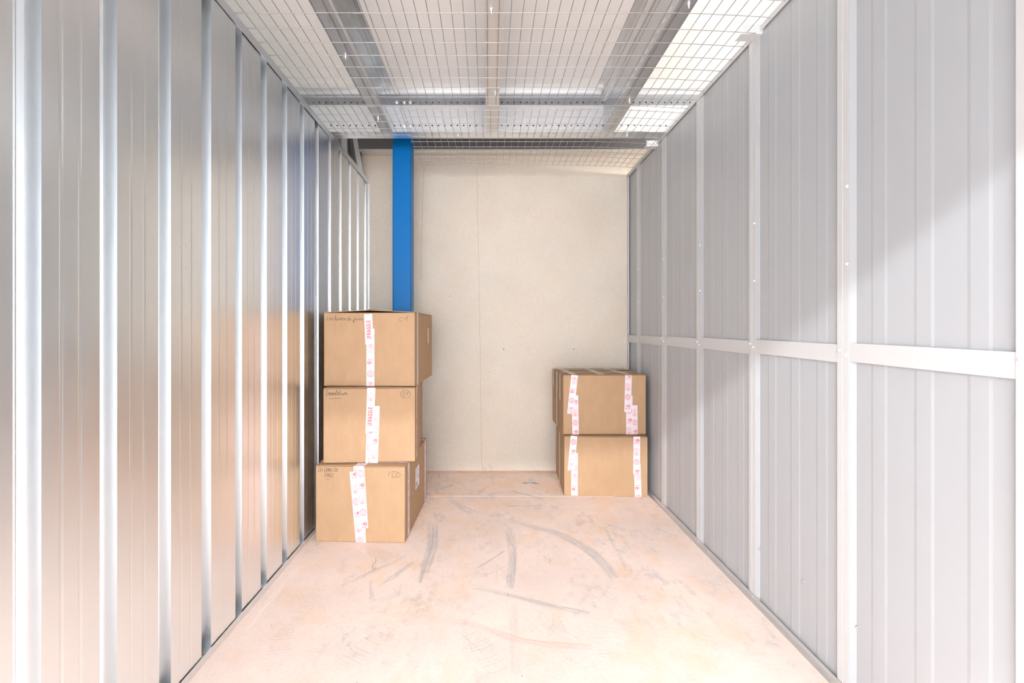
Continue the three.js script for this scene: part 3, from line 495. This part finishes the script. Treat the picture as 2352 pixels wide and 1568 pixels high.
{ // tall stack, middle
  const c = carton('middle box of the tall stack, marked with a circled C1', 0.533, 0.44, 0.68, -0.7263, 0.445, 3.06, 4.2, [741, 892, 953.5, 1064]);
  c.fs(851, 1065, 855, 934, 26, 'A', 0.1); c.fs(857, 1065, 861.5, 934, 19, 'A', 0.62); c.fs(847.5, 997, 851.5, 892, 19, 'B', 0.1);
  c.strip('right', [0.13, 0], [0.13, 1], 0.05, 'A', 0.2); c.strip('right', [0.9, 0], [0.9, 1], 0.05, 'A', 0.4);
  const [x, y] = c.loc(747.5, 908), [ux, uy] = c.loc(755, 916), [ox, oy] = c.loc(931.5, 908), [cx, cy] = c.loc(925, 911), s = c.sc, z = c.zf;
  c.write([...writing('LainesDuForez', x, y, 50 * s, 13 * s, PEN * 1.2, z), ribbon([[ux, uy], [ux + 27 * s, uy + 1 * s]], PEN * 1.1, z)]);
  c.write([...writing('C1', cx, cy, 13 * s, 9 * s, PEN, z), oval(ox, oy, 11 * s, 10 * s, z, PEN, -1.2, 6.0)]);
}
{ // tall stack, top
  const c = carton('top box of the tall stack, marked C1 above a red fragile tape', 0.55, 0.445, 0.67, -0.7045, 0.889, 3.10, -1.8, [743.5, 717, 953, 890], { rise: 0.013 });
  c.fs(851.3, 890, 851.3, 756, 18.5, 'A', 0.3, true); c.fs(849, 792, 846, 721.5, 18.5, 'B', 0.13);
  c.strip('right', [0.12, 0], [0.12, 1], 0.04, 'P', 0.2); c.strip('right', [0.72, 0.55], [0.72, 0.78], 0.04, 'P', 0.4);
  c.strip('top', [0.5, 0], [0.5, 1], 0.05, 'P', 0.2);
  const [x, y] = c.loc(749.5, 736.5), [cx, cy] = c.loc(917, 739), s = c.sc, z = c.zf;
  c.write(writing('Les laines du forez', x, y, 86 * s, 11.5 * s, PEN, z));
  c.write(writing('C1', cx, cy, 21 * s, 11 * s, PEN, z));
}
{ // short stack, lower
  const c = carton('lower box of the short stack against the white framed wall', 0.61, 0.44, 0.56, 0.8755, 0, 3.680, -2.3, [1295, 1002, 1490, 1140]);
  c.fs(1319, 1139, 1319.3, 1041, 15.5, 'A', 0.02, true); c.fs(1311, 1082, 1318, 1001, 15.5, 'A', 0.55);
  c.fs(1468, 1141, 1465, 1063, 15.5, 'A', 0.4, true); c.fs(1464, 1088, 1464.5, 1001, 15.5, 'A', 0.1);
  c.strip('left', [0.5, 0], [0.5, 0.93], 0.05, 'P', 0.3);
}
{ // short stack, upper
  const c = carton('upper box of the short stack, with white tape crossing its top', 0.62, 0.445, 0.55, 0.866, 0.4445, 3.722, 0.3, [1293.2, 860.5, 1486.2, 999]);
  c.fs(1322, 999.5, 1320.5, 908, 15, 'A', 0.1); c.fs(1310, 951, 1320, 861, 15.5, 'A', 0.65, true);
  c.fs(1460, 999, 1459.5, 931, 13, 'A', 0.1); c.fs(1447, 999, 1447, 909, 15, 'A', 0.72); c.fs(1443, 947, 1445, 861, 15.5, 'A', 0.0);
  c.strip('top', [0.13, 0], [0.10, 1], 0.05, 'P', 0.2); c.strip('top', [0.47, 0], [0.46, 1], 0.05, 'P', 0.5); c.strip('top', [0.79, 0], [0.72, 1], 0.05, 'P', 0.8);
  c.strip('top', [0, 0.32], [1, 0.32], 0.035, 'P', 0.1); c.strip('top', [0, 0.75], [1, 0.75], 0.05, 'P', 0.6);
  c.strip('left', [0.22, 1], [0.22, 0.55], 0.045, 'P', 0.3); c.strip('left', [0.5, 1], [0.5, 0.02], 0.05, 'P', 0.3); c.strip('left', [0.82, 1], [0.82, 0.7], 0.045, 'P', 0.3);
}

// ------------------------------------------------------------------ small things on the floor
const onFloor = (px, py, y = 0) => { const Z = EYE * F / (py - CY); return new THREE.Vector3((px - CX) * Z / F, y, -Z); };
function wireThing(name, label, cat, pts, r, mat) { const o = onFloor(...pts[0]); const t = thing(name, label, cat, o); mesh('wire', tubeGeo(pts.map(([x, y, h = 0]) => onFloor(x, y, r + h).sub(o)), r, 30, 6), mat, t); return t; }
wireThing('wire_hook', 'thin bent wire hook lying in front of the tall box stack', 'hook', [[863, 1283], [864, 1287], [861, 1292], [856, 1299], [855.5, 1305], [858.5, 1308.5], [862, 1306], [862, 1301]], 0.0009, M.oldWire);
wireThing('thread_scrap', 'short curly dark thread on the floor to the right of centre', 'thread', [[1249, 1277], [1252, 1281], [1255, 1285]], 0.0007, M.oldWire);
wireThing('thread_scrap', 'curled hook-shaped dark thread on the floor beside the straighter one', 'thread', [[1259, 1284], [1264, 1286], [1262, 1289], [1260, 1291], [1266, 1293]], 0.0007, M.oldWire);
wireThing('thread_scrap', 'dark bent scrap on the floor close behind the tall box stack', 'thread', [[1007, 1088], [1009.5, 1092], [1011, 1098]], 0.0016, M.oldWire);
{
  const pts = [[822, 1264], [842, 1275], [866, 1284], [893, 1288], [916, 1279]], g = new THREE.PlaneGeometry(1, 1, 24, 4), p = g.attributes.position, top = new THREE.CatmullRomCurve3([[824, 1262], [850, 1259], [880, 1266], [917, 1276]].map(([x, y]) => onFloor(x, y))), bot = new THREE.CatmullRomCurve3(pts.map(([x, y]) => onFloor(x, y)));
  const o = onFloor(870, 1275);
  for (let i = 0; i < p.count; i++) { const u = p.getX(i) + 0.5, v = p.getY(i) + 0.5, a = bot.getPoint(u), b = top.getPoint(u), q = a.lerp(b, v).sub(o); p.setXYZ(i, q.x, 0.001 + 0.009 * vn(u * 14, v * 3) * (0.2 + u), q.z); }
  g.computeVertexNormals();
  const t = thing('plastic_film', 'clear crumpled plastic film on the floor in front of the tall stack', 'plastic film', o);
  mesh('film', g, new THREE.MeshPhysicalMaterial({ color: 0xffffff, transmission: 1, thickness: 0, roughness: 0.06, ior: 1.55 }), t);
}
for (const [px, py, lab] of [[991, 1101, 'tiny bright screw on the floor nearest the tall stack'], [1030, 1106, 'tiny bright screw on the floor right of the tall stack, by the back wall'], [1374, 1191, 'tiny screw lying on the floor below the short stack'], [1168, 1371, 'tiny bright screw lying on the open floor in the middle']]) {
  const t = thing('loose_screw', lab, 'screw', onFloor(px, py), rr(0, 6));
  const sh = new THREE.CylinderGeometry(0.0022, 0.001, 0.022, 8); sh.rotateZ(Math.PI / 2); sh.translate(0.012, 0.004, 0); mesh('shank', sh, M.zinc, t);
  const hd = new THREE.CylinderGeometry(0.0048, 0.0038, 0.004, 8); hd.rotateZ(Math.PI / 2); hd.translate(0, 0.0048, 0); mesh('head', hd, M.zinc, t);
}
{
  const o = onFloor(1222, 1104), t = thing('dust_clump', 'grey clump of swept dust on the floor near the back wall', 'dust', o);
  const g = new THREE.SphereGeometry(1, 20, 8), p = g.attributes.position; for (let i = 0; i < p.count; i++) { const k = 0.6 + 0.8 * vn(p.getX(i) * 4 + 9, p.getZ(i) * 4 + 5); p.setXYZ(i, p.getX(i) * 0.035 * k, Math.max(0, p.getY(i)) * 0.007 * k, p.getZ(i) * 0.014 * k); } g.computeVertexNormals();
  mesh('clump', g, std(lin(0.42, 0.40, 0.37), 1), t);
}

// ------------------------------------------------------------------ lamps, all out of view: unseen sources and added fill
function lamp(name, label, w, h, pos, target, power, colour, glow) {
  const g = thing(name, label, 'lamp', pos);
  g.lookAt(target);                                        // +z of a group faces the target
  const ht = mergeGeometries([boxAt(-w / 2 - 0.02, w / 2 + 0.02, -h / 2 - 0.02, h / 2 + 0.02, -0.09, -0.02), boxAt(-w / 2 - 0.02, w / 2 + 0.02, h / 2, h / 2 + 0.02, -0.02, 0), boxAt(-w / 2 - 0.02, w / 2 + 0.02, -h / 2 - 0.02, -h / 2, -0.02, 0)]);
  mesh('housing', ht, M.whiteSteel, g);
  mesh('diffuser', boxAt(-w / 2, w / 2, -h / 2, h / 2, -0.02, -0.012), new THREE.MeshStandardMaterial({ color: 0xffffff, roughness: 0.5, emissive: colour, emissiveIntensity: glow }), g);
  const l = new THREE.RectAreaLight(colour, power, w, h); l.position.set(0, 0, 0.004); l.rotation.y = Math.PI; l.name = 'light'; g.add(l);
  return g;
}
lamp('unseen_lamp_strip', 'unseen long lamp strip high behind the camera, lighting the lower walls and floor', STRIP.w, STRIP.h, new THREE.Vector3(-1.7, STRIP.y, STRIP.z), new THREE.Vector3(-2.2, 0, -4), STRIP.power, lin(0.97, 0.99, 1.03), 3);
for (const x of [-2.6, 2.6]) lamp('added_roof_fill', x < 0 ? 'added fill light panel under the hall roof on the left' : 'added fill light panel under the hall roof on the right', ROOF_FILL.w, ROOF_FILL.h, new THREE.Vector3(x, 6.38, 3.6), new THREE.Vector3(x, 0, 3.5), ROOF_FILL.power, lin(0.96, 0.99, 1.04), 3);
lamp('added_hall_fill', 'added wide fill light panel at the far end of the hall', HALL_FILL.w, HALL_FILL.h, new THREE.Vector3(0, 1.5, 7.97), new THREE.Vector3(0, 1.5, 0), HALL_FILL.power, lin(0.95, 0.985, 1.05), 3);
lamp('added_left_fill', 'added fill lamp out of view beyond the corrugated left wall', LEFT_FILL.l, LEFT_FILL.w, new THREE.Vector3(LEFT_FILL.x, LEFT_FILL.y, -1.9), new THREE.Vector3(LEFT_FILL.x + 0.15, 5, -1.9), LEFT_FILL.power, lin(1, 0.97, 0.93), 3);
lamp('unseen_side_lamp', 'unseen long lamp beyond the right wall, lighting the deck and back wall top', NEXT.l, NEXT.w, new THREE.Vector3(NEXT.x, NEXT.y, -2.1), new THREE.Vector3(NEXT.x - 1, NEXT.y + 0.7, -2.1), NEXT.power, lin(1, 0.945, 0.885), 3);

scene.traverse((o) => { delete o.userData._n; });
renderer.render(scene, camera);
